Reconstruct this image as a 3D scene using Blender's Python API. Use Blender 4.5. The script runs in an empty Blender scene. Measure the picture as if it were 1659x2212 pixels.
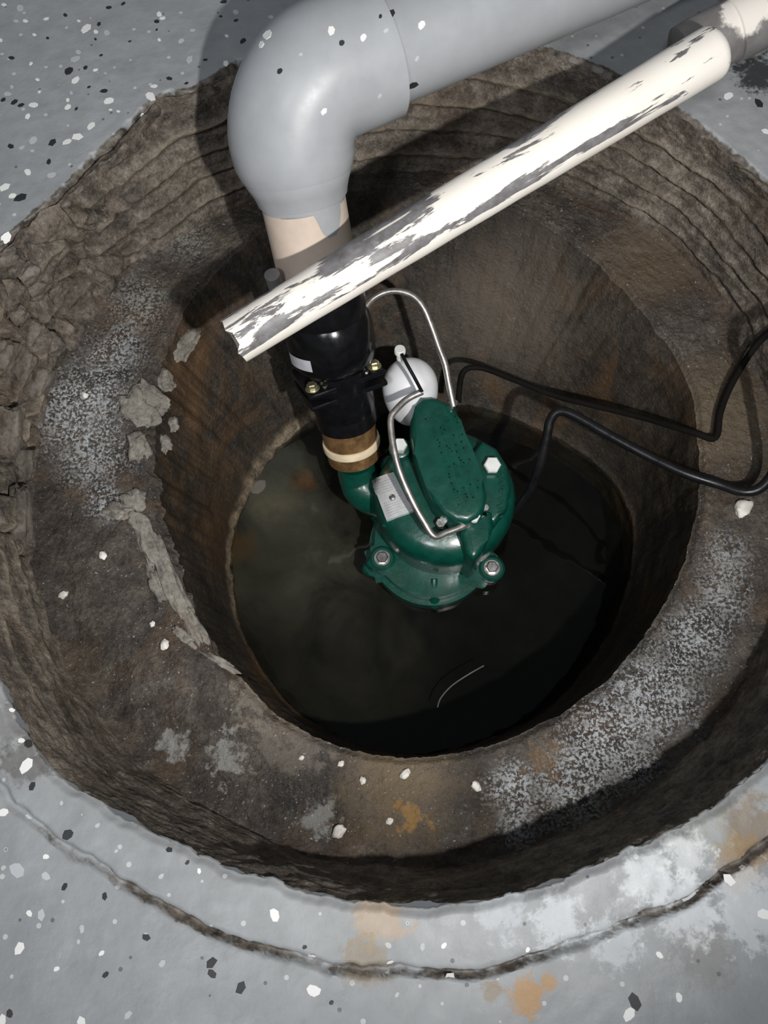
import bpy, bmesh, math, random
from mathutils import Vector, Matrix, noise
from mathutils.bvhtree import BVHTree

# ------------------------------------------------------------------ camera
W, HH, F = 1659.0, 2212.0, 1700.0
CAMZ = 0.53
_a, _b = -0.2937, -0.0282
RW = Matrix.Rotation(_a, 3, 'X') @ Matrix.Rotation(_b, 3, 'Y')      # world -> camera
RC = RW.transposed()
CAM = Vector((0, 0, CAMZ))
scn = bpy.context.scene
COL = scn.collection
cd = bpy.data.cameras.new('camera')
cam = bpy.data.objects.new('camera', cd)
COL.objects.link(cam)
cam.matrix_world = Matrix.Translation(CAM) @ RC.to_4x4()
cd.sensor_fit = 'HORIZONTAL'
cd.sensor_width = 36.0
cd.lens = F / W * 36.0
cd.clip_start = 0.01
scn.camera = cam

# ------------------------------------------------------------------ world, lamps, exposure
wd = bpy.data.worlds.new('basement_ambient')
scn.world = wd
wd.use_nodes = True
wd.node_tree.nodes['Background'].inputs[0].default_value = (0.86, 0.93, 1.0, 1)
wd.node_tree.nodes['Background'].inputs[1].default_value = 0.055
scn.view_settings.view_transform = 'Standard'
scn.view_settings.look = 'None'
scn.view_settings.exposure = 1.45
scn.view_settings.gamma = 1.0


def ray_dir(px, py):
    return (RC @ Vector(((px - W / 2) / F, -(py - HH / 2) / F, -1.0)))


def P(px, py, z=0.0):
    """world point at height z that lies under this point of the photograph"""
    d = ray_dir(px, py)
    return CAM + d * ((z - CAMZ) / d.z)


def S(px, py, z):
    """metres per photograph pixel there"""
    d = ray_dir(px, py)
    return ((z - CAMZ) / d.z) / F


def area(name, loc, target, energy, size, color, spot=None):
    l = bpy.data.lights.new(name, 'SPOT' if spot else 'AREA')
    l.energy = energy
    l.color = color
    if spot:
        l.shadow_soft_size = size
        l.spot_size = spot[0]
        l.spot_blend = spot[1]
    else:
        l.size = size
    o = bpy.data.objects.new(name, l)
    COL.objects.link(o)
    o.location = loc
    o.rotation_euler = (Vector(target) - Vector(loc)).to_track_quat('-Z', 'Y').to_euler()
    return o


# phone lamp held a hand's width from the lens, and the dim bulb on the basement ceiling
area('flash_lamp', (0.190, -0.135, 0.57), P(380, 330, 0), 9.8, 0.009, (1.0, 0.985, 0.955), (math.radians(118), 1.0))
area('ceiling_lamp', (-0.5, -1.1, 2.2), (0, 0.2, 0), 7.0, 0.35, (0.93, 0.96, 1.0))

# ------------------------------------------------------------------ helpers
random.seed(7)
U = random.uniform


def new(name, bm, m, parent=None, smooth=True, ang=38):
    o0 = Vector(parent.get('org', (0, 0, 0))) if parent else Vector((0, 0, 0))
    bmesh.ops.recalc_face_normals(bm, faces=bm.faces)
    for f in bm.faces:
        f.smooth = smooth
    if smooth:
        ca = math.radians(ang)
        for e in bm.edges:
            if len(e.link_faces) == 2 and e.calc_face_angle(0) > ca:
                e.smooth = False
    if o0.length > 0:
        bmesh.ops.translate(bm, vec=-o0, verts=bm.verts)
    me = bpy.data.meshes.new(name)
    bm.to_mesh(me)
    bm.free()
    me.materials.append(m)
    o = bpy.data.objects.new(name, me)
    COL.objects.link(o)
    if parent:
        o.parent = parent
        o['org'] = list(o0)
    return o


def tag(o, label=None, cat=None, group=None, kind=None):
    if label: o['label'] = label
    if cat: o['category'] = cat
    if group: o['group'] = group
    if kind: o['kind'] = kind
    return o


def thing(name, label, cat, loc, group=None):
    o = bpy.data.objects.new(name, None)
    COL.objects.link(o)
    o.location = loc
    o.empty_display_size = 0.02
    o['org'] = list(loc)
    return tag(o, label, cat, group)


def frame(d, up=Vector((0, 0, 1))):
    d = d.normalized()
    if abs(d.dot(up)) > 0.98:
        up = Vector((0, 1, 0))
    x = up.cross(d).normalized()
    y = d.cross(x).normalized()
    return x, y, d


def catmull(pts, n=8):
    pts = [Vector(p) for p in pts]
    out = []
    for i in range(len(pts) - 1):
        p0 = pts[max(i - 1, 0)]; p1 = pts[i]; p2 = pts[i + 1]; p3 = pts[min(i + 2, len(pts) - 1)]
        for k in range(n):
            t = k / n
            out.append(0.5 * ((2 * p1) + (p2 - p0) * t + (2 * p0 - 5 * p1 + 4 * p2 - p3) * t * t + (-p0 + 3 * p1 - 3 * p2 + p3) * t ** 3))
    out.append(pts[-1])
    return out


def sweep(bm, pts, rad, seg=24, cap=True, jit=None):
    """tube through pts; rad a number or a list"""
    pts = [Vector(p) for p in pts]
    n = len(pts)
    if not isinstance(rad, (list, tuple)):
        rad = [rad] * n
    t0 = (pts[1] - pts[0]).normalized()
    x, y, _ = frame(t0)
    rings = []
    for i in range(n):
        t = (pts[min(i + 1, n - 1)] - pts[max(i - 1, 0)]).normalized()
        q = t0.rotation_difference(t)
        x = q @ x; y = q @ y; t0 = t
        x = (x - t * x.dot(t)).normalized()
        y = t.cross(x)
        ring = []
        for k in range(seg):
            a = 2 * math.pi * k / seg
            r = rad[i] * (1 + (jit(i, k) if jit else 0))
            ring.append(bm.verts.new(pts[i] + (x * math.cos(a) + y * math.sin(a)) * r))
        rings.append(ring)
    for i in range(n - 1):
        for k in range(seg):
            k2 = (k + 1) % seg
            bm.faces.new((rings[i][k], rings[i][k2], rings[i + 1][k2], rings[i + 1][k]))
    if cap:
        bm.faces.new(rings[0][::-1])
        bm.faces.new(rings[-1])
    return rings


def lathe(bm, org, axis, prof, seg=48, cap=True):
    """prof: (radius, distance along axis)"""
    x, y, d = frame(Vector(axis))
    rings = []
    for r, h in prof:
        rings.append([bm.verts.new(org + d * h + (x * math.cos(2 * math.pi * k / seg) + y * math.sin(2 * math.pi * k / seg)) * max(r, 1e-5)) for k in range(seg)])
    for i in range(len(rings) - 1):
        for k in range(seg):
            k2 = (k + 1) % seg
            bm.faces.new((rings[i][k], rings[i][k2], rings[i + 1][k2], rings[i + 1][k]))
    if cap:
        bm.faces.new(rings[0][::-1]); bm.faces.new(rings[-1])


def prism(bm, pts, z0, z1, bevel=0.0, seg=3, top_scale=1.0):
    c = sum((Vector((p[0], p[1], 0)) for p in pts), Vector()) / len(pts)
    b = [bm.verts.new((p[0], p[1], z0)) for p in pts]
    t = [bm.verts.new((c.x + (p[0] - c.x) * top_scale, c.y + (p[1] - c.y) * top_scale, z1)) for p in pts]
    n = len(pts)
    ft = bm.faces.new(t)
    fb = bm.faces.new(b[::-1])
    for i in range(n):
        bm.faces.new((b[i], b[(i + 1) % n], t[(i + 1) % n], t[i]))
    if bevel:
        bmesh.ops.bevel(bm, geom=list(ft.edges), offset=bevel, segments=seg, profile=0.5, affect='EDGES')


def box(bm, c, x, y, z, hx, hy, hz, bevel=0):
    tmp = bmesh.new()
    vs = [tmp.verts.new(c + x * hx * sx + y * hy * sy + z * hz * sz) for sx in (-1, 1) for sy in (-1, 1) for sz in (-1, 1)]
    for f in ((0, 1, 3, 2), (4, 6, 7, 5), (0, 4, 5, 1), (2, 3, 7, 6), (0, 2, 6, 4), (1, 5, 7, 3)):
        tmp.faces.new([vs[i] for i in f])
    if bevel:
        bmesh.ops.bevel(tmp, geom=list(tmp.edges), offset=bevel, segments=2, profile=0.5, affect='EDGES')
    me = bpy.data.meshes.new('tmp'); tmp.to_mesh(me); tmp.free(); bm.from_mesh(me); bpy.data.meshes.remove(me)


def lump(bm, c, x, y, z, rx, ry, rz, rough=0.25, sub=3, seed=0, sq=0.0):
    tmp = bmesh.new()
    bmesh.ops.create_icosphere(tmp, subdivisions=sub, radius=1)
    for v in tmp.verts:
        p = v.co.normalized()
        if sq:
            m = max(abs(p.x), abs(p.y), abs(p.z))
            p = p * ((1 - sq) + sq / m)
        k = 1 + rough * noise.noise(p * 1.3 + Vector((seed * 3.7, seed, 0))) + rough * .4 * noise.noise(p * 4 + Vector((seed, 5, seed)))
        p = p * k
        v.co = c + x * p.x * rx + y * p.y * ry + z * p.z * rz
    me = bpy.data.meshes.new('tmp'); tmp.to_mesh(me); tmp.free(); bm.from_mesh(me); bpy.data.meshes.remove(me)


# ------------------------------------------------------------------ materials
class G:
    def __init__(s, name):
        s.m = bpy.data.materials.new(name); s.m.use_nodes = True
        s.t = s.m.node_tree; s.N = s.t.nodes; s.b = s.N['Principled BSDF']
        s.co = s.N.new('ShaderNodeTexCoord').outputs['Object']

    def L(s, a, b): s.t.links.new(a, b)

    def put(s, sock, v):
        if isinstance(v, bpy.types.NodeSocket): s.L(v, sock)
        else: sock.default_value = v

    def noise(s, scale, detail=6, rough=.6, dist=0, co=None):
        n = s.N.new('ShaderNodeTexNoise'); n.inputs['Scale'].default_value = scale
        n.inputs['Detail'].default_value = detail; n.inputs['Roughness'].default_value = rough
        n.inputs['Distortion'].default_value = dist
        s.L(co or s.co, n.inputs['Vector']); return n.outputs['Fac']

    def voro(s, scale, feat='F1', co=None, out='Distance'):
        n = s.N.new('ShaderNodeTexVoronoi'); n.feature = feat; n.inputs['Scale'].default_value = scale
        s.L(co or s.co, n.inputs['Vector']); return n.outputs[out]

    def ramp(s, v, stops, interp='LINEAR'):
        n = s.N.new('ShaderNodeValToRGB'); s.L(v, n.inputs[0]); r = n.color_ramp; r.interpolation = interp
        while len(r.elements) < len(stops): r.elements.new(.5)
        for e, (p, c) in zip(r.elements, stops):
            e.position = p
            e.color = (c, c, c, 1) if isinstance(c, (int, float)) else (*c, 1)
        return n.outputs[0]

    def mapr(s, v, a, b, c=0, d=1):
        n = s.N.new('ShaderNodeMapRange'); s.L(v, n.inputs[0])
        for i, q in enumerate((a, b, c, d)): n.inputs[i + 1].default_value = q
        return n.outputs[0]

    def math(s, op, a, b=0.0):
        n = s.N.new('ShaderNodeMath'); n.operation = op
        s.put(n.inputs[0], a); s.put(n.inputs[1], b); return n.outputs[0]

    def mix(s, f, a, b, mode='MIX'):
        n = s.N.new('ShaderNodeMix'); n.data_type = 'RGBA'; n.blend_type = mode
        s.put(n.inputs[0], f)
        s.put(n.inputs[6], a if isinstance(a, bpy.types.NodeSocket) else (*a, 1))
        s.put(n.inputs[7], b if isinstance(b, bpy.types.NodeSocket) else (*b, 1))
        return n.outputs[2]

    def blob(s, c, r, soft=.5, wob=.6, nz=None):
        """1 inside a ragged blob about world point c"""
        n = s.N.new('ShaderNodeVectorMath'); n.operation = 'DISTANCE'
        s.L(s.co, n.inputs[0]); n.inputs[1].default_value = c
        d = n.outputs['Value']
        d = s.math('ADD', d, s.math('MULTIPLY', s.math('SUBTRACT', nz or s.noise(45, 5), .5), r * wob * 3))
        return s.mapr(d, r * (1 - soft), r * (1 + soft * .3), 1, 0)

    def bump(s, h, strength, dist=.002, prev=None):
        n = s.N.new('ShaderNodeBump'); n.inputs['Strength'].default_value = strength
        n.inputs['Distance'].default_value = dist; s.L(h, n.inputs['Height'])
        if prev: s.L(prev, n.inputs['Normal'])
        return n.outputs[0]

    def fin(s, col, rough, norm=None, metal=0, spec=.5, coat=0):
        c = s.b.inputs['Base Color']
        s.put(c, col if isinstance(col, bpy.types.NodeSocket) else (*col, 1))
        s.put(s.b.inputs['Roughness'], rough)
        s.b.inputs['Metallic'].default_value = metal
        s.put(s.b.inputs['Specular IOR Level'], spec)
        s.b.inputs['Coat Weight'].default_value = coat
        s.b.inputs['Coat Roughness'].default_value = .15
        if norm: s.L(norm, s.b.inputs['Normal'])
        return s.m


def simple(name, col, rough, metal=0, var=.25, bump=.15, scale=60, spec=.5, coat=0):
    g = G(name)
    n = g.noise(scale, 5)
    c = g.mix(g.mapr(n, .3, .7), tuple(q * (1 - var) for q in col), tuple(min(1, q * (1 + var)) for q in col))
    return g.fin(c, g.mapr(g.noise(scale * 2), .3, .7, max(.05, rough - .1), rough + .1), g.bump(g.noise(scale * 5, 4), bump, .0006), metal, spec, coat)


# painted floor
g = G('grey_floor_paint')
big = g.noise(5, 4); mid = g.noise(45, 5)
col = g.mix(g.mapr(big, .3, .7), (.245, .255, .265), (.36, .37, .38))
col = g.mix(g.mapr(mid, .35, .75, 0, .5), col, (.20, .205, .21))
fl = g.voro(150, 'F1', out='Distance')
vc = g.voro(150, 'F1', out='Color')
sx = g.N.new('ShaderNodeSeparateColor'); g.L(vc, sx.inputs[0])
chip = g.math('MULTIPLY', g.math('LESS_THAN', fl, .24), g.math('GREATER_THAN', sx.outputs[0], .90))
chipb = g.math('MULTIPLY', g.math('LESS_THAN', fl, .20), g.math('GREATER_THAN', sx.outputs[1], .93))
col = g.mix(g.math('MULTIPLY', chip, .45), col, (.72, .72, .72))
col = g.mix(g.math('MULTIPLY', chipb, .6), col, (.03, .03, .03))
w45 = g.noise(120, 7, .72)
for (x, y, rp, c, al) in [(1140, 2150, 42, (.42, .22, .06), .75), (1185, 2122, 22, (.42, .22, .06), .7), (1060, 2140, 22, (.25, .17, .08), .6),
                          (820, 1975, 60, (.46, .32, .19), .55), (1620, 1800, 75, (.20, .13, .06), .6), (1600, 1860, 60, (.30, .18, .06), .55),
                          (790, 2075, 55, (.26, .18, .08), .5), (1500, 1780, 70, (.33, .34, .31), .5), (1520, 2060, 75, (.17, .15, .12), .35),
                          (1620, 1960, 90, (.62, .64, .66), .6), (1480, 1960, 75, (.66, .68, .70), .6), (1330, 2030, 60, (.60, .62, .64), .5),
                          (1400, 1890, 60, (.62, .64, .66), .6), (1200, 1990, 60, (.62, .64, .67), .55), (1480, 1850, 50, (.66, .68, .68), .6),
                          (1080, 1960, 60, (.50, .52, .55), .6), (60, 1640, 55, (.08, .07, .06), .6), (60, 540, 40, (.40, .38, .33), .6),
                          (1640, 160, 55, (.02, .02, .02), .9), (30, 1560, 60, (.10, .09, .08), .5)]:
    col = g.mix(g.math('MULTIPLY', g.blob(P(x, y), rp * S(x, y, 0), .35, 1.1, nz=w45), al), col, c)
# bare dirty edge just round the rim is carried by a vertex attribute
at = g.N.new('ShaderNodeAttribute'); at.attribute_name = 'dirt'
dm = g.mapr(g.math('ADD', at.outputs['Fac'], g.math('MULTIPLY', g.math('SUBTRACT', g.noise(90, 6), .5), .9)), .42, .62)
dirt = g.mix(g.mapr(g.noise(120, 6), .35, .7), (.035, .028, .022), (.20, .175, .15))
col = g.mix(dm, col, dirt)
nb = g.bump(g.noise(14, 4), .25, .006)
nb = g.bump(g.noise(160, 5), .35, .0012, nb)
FLOOR = g.fin(col, g.mapr(g.noise(30, 4), .3, .7, .38, .6), nb, spec=.4)


def grit(name, dark, midc, pale, blobs=(), rust=.4, bumpy=1.0, rlo=.3, rhi=.75, streak=None, spark=0.5):
    g = G(name)
    n1 = g.noise(16, 7, .65, .6); n2 = g.noise(75, 7, .7); n3 = g.noise(330, 4, .7)
    v = g.math('ADD', g.math('MULTIPLY', n1, .5), g.math('MULTIPLY', n2, .5))
    v = g.math('ADD', v, g.math('MULTIPLY', g.math('SUBTRACT', n3, .5), .35))
    col = g.ramp(v, [(.36, dark), (.50, midc), (.68, pale)])
    rs = g.mapr(g.noise(11, 5, .6, 1.0), .5, .72, 0, rust)
    col = g.mix(rs, col, (.13, .065, .022))
    fine = g.noise(400, 3, .65)
    for (c, r, cc, al, gr) in blobs:
        b = g.math('MULTIPLY', g.blob(c, r, .6 if gr or r > .03 else .45, .7 if gr or r > .03 else 2.0, n2), al)
        if gr: b = g.math('MULTIPLY', b, g.mapr(g.math('ADD', g.math('MULTIPLY', fine, .7), g.math('MULTIPLY', n2, .3)), .47, .56))
        col = g.mix(b, col, cc)
    if name.startswith('rough_pit_rim'):
        ra_ = g.N.new('ShaderNodeAttribute'); ra_.attribute_name = 'ridge'
        col = g.mix(g.math('MULTIPLY', ra_.outputs['Fac'], .7), col, (.46, .38, .28))
    if name.startswith('brown_inner'):
        sc_ = g.N.new('ShaderNodeAttribute'); sc_.attribute_name = 'scum'
        col = g.mix(g.math('MULTIPLY', sc_.outputs['Fac'], g.mapr(n2, .35, .6)), col, (.26, .20, .13))
    sp = g.math('GREATER_THAN', g.noise(420, 2, .5), .70)
    col = g.mix(g.math('MULTIPLY', sp, spark), col, (.5, .5, .52))
    nn = g.bump(n1, .6 * bumpy, .008)
    nn = g.bump(n2, .8 * bumpy, .004, nn)
    nn = g.bump(n3, .9 * bumpy, .0015, nn)
    return g.fin(col, g.mapr(n2, .35, .65, rhi, rlo), nn, spec=.55)


def pb(x, y, z, rp, c, al, gr=0):
    return (P(x, y, z), rp * S(x, y, z), c, al, gr)


FROST = (.50, .52, .54)
ZL = -0.13
WALLU = grit('rough_pit_rim_concrete', (.028, .022, .017), (.125, .103, .082), (.33, .285, .235), rust=.3, rlo=.4, spark=.15)
LEDGE = grit('wet_brown_grit_ledge', (.015, .012, .010), (.058, .046, .036), (.15, .13, .105), [
    pb(1420, 1500, ZL, 105, FROST, .95, 1), pb(1330, 1600, ZL, 115, FROST, .95, 1), pb(1230, 1690, ZL, 95, FROST, .95, 1), pb(1110, 1705, ZL, 62, FROST, .95, 1),
    pb(1500, 1380, ZL, 80, FROST, .8, 1), pb(1120, 1780, ZL, 50, FROST, .7, 1), pb(1570, 1200, ZL, 60, FROST, .6, 1), pb(1560, 1290, ZL, 70, FROST, .6, 1),
    pb(190, 860, ZL, 95, FROST, .85, 1), pb(200, 980, ZL, 90, FROST, .75, 1), pb(250, 760, ZL, 75, FROST, .7, 1), pb(230, 1090, ZL, 50, FROST, .7, 1), pb(300, 660, ZL, 75, (.4, .4, .37), .6, 1), pb(120, 900, ZL, 70, FROST, .7, 1),
    pb(410, 520, ZL, 55, (.35, .36, .33), .5, 1), pb(495, 1635, ZL, 42, (.36, .35, .33), .8), pb(375, 1610, ZL, 28, (.34, .34, .33), .8), pb(680, 1770, ZL, 40, (.30, .30, .29), .7),
    pb(860, 1690, ZL, 130, (.19, .14, .085), .8), pb(890, 1760, ZL, 30, (.36, .20, .06), .8), pb(640, 1600, ZL, 80, (.19, .16, .13), .6),
    pb(560, 1500, ZL, 60, (.22, .19, .15), .7), pb(1180, 1640, ZL, 40, (.16, .10, .05), .8), pb(1550, 900, ZL, 140, (.13, .095, .055), .7), pb(1400, 560, ZL, 120, (.12, .085, .05), .7)],
    rust=.45, spark=.5)
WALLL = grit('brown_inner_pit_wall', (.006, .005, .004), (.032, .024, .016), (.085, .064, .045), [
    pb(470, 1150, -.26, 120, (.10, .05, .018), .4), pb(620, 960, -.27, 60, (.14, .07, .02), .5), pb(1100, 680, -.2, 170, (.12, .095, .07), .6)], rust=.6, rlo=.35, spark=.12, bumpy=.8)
MORTAR = grit('pale_broken_mortar', (.10, .09, .075), (.22, .20, .17), (.36, .34, .30), rust=.12, rlo=.6, rhi=.8, spark=.1, bumpy=.6)
CHUNK = grit('grey_brown_concrete_block', (.05, .042, .034), (.13, .11, .09), (.25, .22, .19), rust=.15, rlo=.6, rhi=.8, spark=.05, bumpy=.5)
g = G('pit_mud_painted_dark')  # near-black base puts the darkness of the deep water into the mud colour
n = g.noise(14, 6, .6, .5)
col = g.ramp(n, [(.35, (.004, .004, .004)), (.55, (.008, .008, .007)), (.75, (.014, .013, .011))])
lit_silt = g.ramp(n, [(.35, (.055, .052, .045)), (.55, (.135, .128, .110)), (.75, (.20, .175, .13))])
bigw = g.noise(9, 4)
col = g.mix(g.blob(P(600, 1130, -.31), .115, .75, .15, bigw), col, lit_silt)  # paler shoal at the left, its lit look put into the colour
col = g.mix(g.math('MULTIPLY', g.blob(P(760, 1380, -.31), .10, .9, .15, bigw), .35), col, lit_silt)
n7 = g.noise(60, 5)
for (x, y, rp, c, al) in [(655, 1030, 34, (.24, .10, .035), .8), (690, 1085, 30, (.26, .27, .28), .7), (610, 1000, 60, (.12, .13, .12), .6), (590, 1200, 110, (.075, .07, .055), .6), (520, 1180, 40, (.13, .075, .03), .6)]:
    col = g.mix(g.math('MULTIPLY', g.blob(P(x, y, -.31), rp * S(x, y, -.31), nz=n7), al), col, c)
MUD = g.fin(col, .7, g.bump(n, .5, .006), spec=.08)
# still dark water: tinted see-through film with a mirror surface
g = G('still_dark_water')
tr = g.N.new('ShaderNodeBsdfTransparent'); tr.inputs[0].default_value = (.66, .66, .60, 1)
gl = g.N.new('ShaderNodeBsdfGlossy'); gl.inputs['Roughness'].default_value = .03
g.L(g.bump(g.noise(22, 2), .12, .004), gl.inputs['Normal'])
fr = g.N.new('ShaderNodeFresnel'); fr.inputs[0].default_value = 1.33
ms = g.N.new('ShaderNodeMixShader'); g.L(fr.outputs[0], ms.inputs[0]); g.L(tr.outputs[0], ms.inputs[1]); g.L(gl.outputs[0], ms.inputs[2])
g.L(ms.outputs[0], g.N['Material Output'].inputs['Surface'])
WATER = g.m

PAINTGREY = simple('grey_pipe_paint', (.335, .345, .362), .42, var=.07, bump=.08, scale=25)
PVC = simple('beige_pvc', (.60, .49, .41), .45, var=.10, bump=.05, scale=30)
FLAKEW = simple('white_paint_flake', (.78, .78, .76), .5, var=.06)
FLAKEB = simple('black_paint_flake', (.022, .022, .024), .5, var=.2)
FLAKEG = simple('pale_grey_paint_flake', (.46, .48, .50), .5, var=.06)
PEBBLE = simple('white_pebble_stone', (.72, .68, .62), .55, var=.15, scale=90)
BLACKRUB = simple('black_rubber', (.006, .006, .007), .34, var=.3, bump=.1, spec=.25)
BLACKPL = simple('glossy_black_plastic', (.005, .005, .006), .20, var=.3, bump=.05, spec=.4)
LABELW = simple('greyish_white_label', (.42, .42, .45), .4, var=.2)
STEEL = simple('brushed_zinc_steel', (.62, .60, .58), .30, metal=1, var=.12)
WIRE = simple('bent_steel_wire', (.46, .43, .40), .36, metal=.85, var=.25)
BOLTW = simple('white_plated_bolt', (.80, .80, .78), .38, metal=.15, var=.05)
BRASSY = simple('yellow_zinc_nut', (.50, .46, .30), .3, metal=.8, var=.25)
FLOATW = simple('white_float_plastic', (.78, .78, .80), .42, var=.03, bump=.02)
PLATE = simple('grey_aluminium_plate', (.58, .58, .59), .40, metal=.25, var=.10, scale=120)
CORD = simple('black_cord_rubber', (.007, .007, .008), .34, var=.2, spec=.35)
CORD_SHADOW = simple('matt_cord_and_shadow', (.008, .007, .006), .8, var=.2, spec=.08)  # matt and dark, also drawn as the power cord's shadow
BRONZE = simple('bronze_adapter', (.30, .17, .075), .30, metal=.6, var=.45, scale=90)
RINGC = simple('cream_pvc_ring', (.72, .60, .42), .4, var=.15)
THREAD = simple('pale_thread', (.16, .16, .18), .5)
g = G('glossy_green_enamel')
n = g.noise(90, 5)
GREEN = g.fin(g.mix(g.mapr(n, .3, .7), (.002, .042, .029), (.003, .068, .046)), g.mapr(g.noise(40), .3, .7, .22, .42), g.bump(g.noise(220, 4), .35, .0008), spec=.5, coat=.3)
# cream pipe with grey paint peeling in streaks along its length
SA, SB = P(505, 737, .020), P(1533, 118, .075)
sdir = (SB - SA).normalized()
g = G('peeling_cream_paint')
mp = g.N.new('ShaderNodeMapping'); mp.vector_type = 'TEXTURE'
q = sdir.to_track_quat('X', 'Z').to_euler()
mp.inputs['Rotation'].default_value = q
mp.inputs['Scale'].default_value = (8, 1, 1)
g.L(g.co, mp.inputs['Vector'])
n1 = g.noise(75, 6, .68, 1.0, mp.outputs[0]); n2 = g.noise(160, 4, .7, .5, mp.outputs[0])
v = g.math('ADD', g.math('MULTIPLY', n1, .72), g.math('MULTIPLY', n2, .28))
at = g.N.new('ShaderNodeAttribute'); at.attribute_name = 'worn'
v = g.math('ADD', v, at.outputs['Fac'])
pm = g.mapr(v, .535, .555)
cream = g.mix(g.mapr(g.noise(25), .3, .7), (.80, .74, .66), (.84, .80, .74))
gray = g.mix(g.mapr(g.noise(120), .3, .7), (.10, .092, .09), (.22, .21, .22))
STICK = g.fin(g.mix(pm, cream, gray), .5, g.bump(pm, .5, .0008))
q0, q1 = P(1470, 122, .035), P(1760, -25, .060)
g = G('worn_grey_paint_on_cream_pipe')
n = g.noise(60, 6); d_ = g.blob(P(1612, 18, .068) - (q0 + q1) / 2, 52 * S(1610, 20, .06), .15, .35, g.noise(90, 5))
WORN = g.fin(g.mix(d_, g.mix(g.mapr(n, .3, .7), (.13, .12, .115), (.21, .20, .195)), (.80, .74, .68)), .55, g.bump(n, .3, .001))

# ------------------------------------------------------------------ pit outlines
rim_px = [(0, 1480), (100, 1645), (300, 1785), (460, 1860), (640, 1920), (890, 1957), (1060, 1945), (1220, 1895), (1350, 1842), (1500, 1770), (1659, 1650), (1800, 1430), (1890, 1180), (1900, 1000), (1850, 720),
          (1740, 500), (1659, 400), (1560, 320), (1450, 235), (1320, 165), (1180, 112), (1000, 70), (830, 62), (660, 95), (500, 150), (420, 195), (345, 215), (280, 278), (215, 335), (150, 405), (90, 455), (40, 500), (0, 545), (-60, 700), (-100, 900), (-105, 1100), (-70, 1300)]
lo_px = [(85, 1010), (95, 930), (120, 850), (150, 775), (190, 705), (245, 640), (300, 590), (370, 530), (440, 480), (560, 425), (700, 385), (850, 372), (1000, 375), (1130, 385), (1240, 415), (1340, 460), (1437, 520), (1504, 590), (1590, 700), (1650, 830), (1690, 950),
         (1695, 1140), (1670, 1290), (1600, 1460), (1506, 1600), (1400, 1700), (1257, 1780), (1080, 1850), (890, 1870), (700, 1850), (560, 1800), (414, 1725), (280, 1620), (180, 1480), (110, 1310), (80, 1150)]
li_px = [(490, 560), (440, 610), (395, 680), (352, 780), (335, 870), (335, 960), (340, 1050), (362, 1150), (390, 1240), (420, 1330), (455, 1395), (520, 1465), (620, 1558), (740, 1615), (890, 1637), (1050, 1612), (1200, 1548), (1320, 1462), (1400, 1362), (1470, 1240), (1508, 1100),
         (1512, 950), (1480, 800), (1420, 710), (1340, 615), (1250, 530), (1170, 475), (1050, 430), (900, 410), (750, 420), (620, 460)]
C = (P(345, 1020, ZL) + P(1512, 1020, ZL)) / 2
C.z = 0


def outline(pts, z):
    a = []
    for (x, y) in pts:
        p = P(x, y, z) - C
        a.append((math.atan2(p.y, p.x), math.hypot(p.x, p.y)))
    a.sort()
    ext = [(t - 2 * math.pi, r) for t, r in a[-3:]] + a + [(t + 2 * math.pi, r) for t, r in a[:3]]

    def f(t):
        t = (t + math.pi) % (2 * math.pi) - math.pi
        for i in range(1, len(ext) - 2):
            if ext[i][0] <= t <= ext[i + 1][0]:
                u = (t - ext[i][0]) / max(1e-9, ext[i + 1][0] - ext[i][0])
                p0, p1, p2, p3 = (ext[i + k][1] for k in (-1, 0, 1, 2))
                m1 = (p2 - p0) / 2; m2 = (p3 - p1) / 2
                return (2 * u**3 - 3 * u**2 + 1) * p1 + (u**3 - 2 * u**2 + u) * m1 + (-2 * u**3 + 3 * u**2) * p2 + (u**3 - u**2) * m2
        return ext[3][1]
    return f


ZF = -0.305
Rrim, Rlo, Rli = outline(rim_px, 0), outline(lo_px, ZL), outline(li_px, ZL)
NXY = (880, 1620)
bo_px = [(640, 938), (590, 985), (550, 1045), (515, 1120), (500, 1190), (497, 1260), (512, 1350), (550, 1430), (620, 1520), (740, 1600), (890, 1633), (1020, 1614),
         (1138, 1563), (1226, 1497), (1289, 1417), (1344, 1321), (1374, 1210), (1365, 1110), (1320, 1030), (1240, 968), (1150, 925), (1050, 893), (930, 874), (820, 875), (725, 895)]
Rbo = outline(bo_px, ZF)


def sm(a, b, x):
    t = max(0, min(1, (x - a) / (b - a)))
    return t * t * (3 - 2 * t)


def adist(t, a):
    return abs((t - a + math.pi) % (2 * math.pi) - math.pi)


def nz(v, s, o=0): return noise.noise(Vector(v) * s + Vector((o, o * 2, -o)))


NT = 900


def polar(name, mat, rows, fn, parent=None):
    bm = bmesh.new()
    g_ = []
    for j in range(rows + 1):
        g_.append([bm.verts.new(fn(2 * math.pi * i / NT - math.pi, j / rows)) for i in range(NT)])
    for j in range(rows):
        for i in range(NT):
            i2 = (i + 1) % NT
            bm.faces.new((g_[j][i], g_[j][i2], g_[j + 1][i2], g_[j + 1][i]))
    o = new(name, bm, mat, parent, ang=70)
    return o


def rag(t, z, amp=.0022):
    v = (math.cos(t) * .3, math.sin(t) * .3, z)
    return amp * (nz(v, 40) + .6 * nz(v, 110, 3) + .35 * nz(v, 300, 9))


def is_left(t):      # broken stretch at the left of the photograph
    return sm(.62, .30, adist(t, math.radians(168)))


def upleft(t):
    return sm(.95, .45, adist(t, math.radians(140)))


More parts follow.
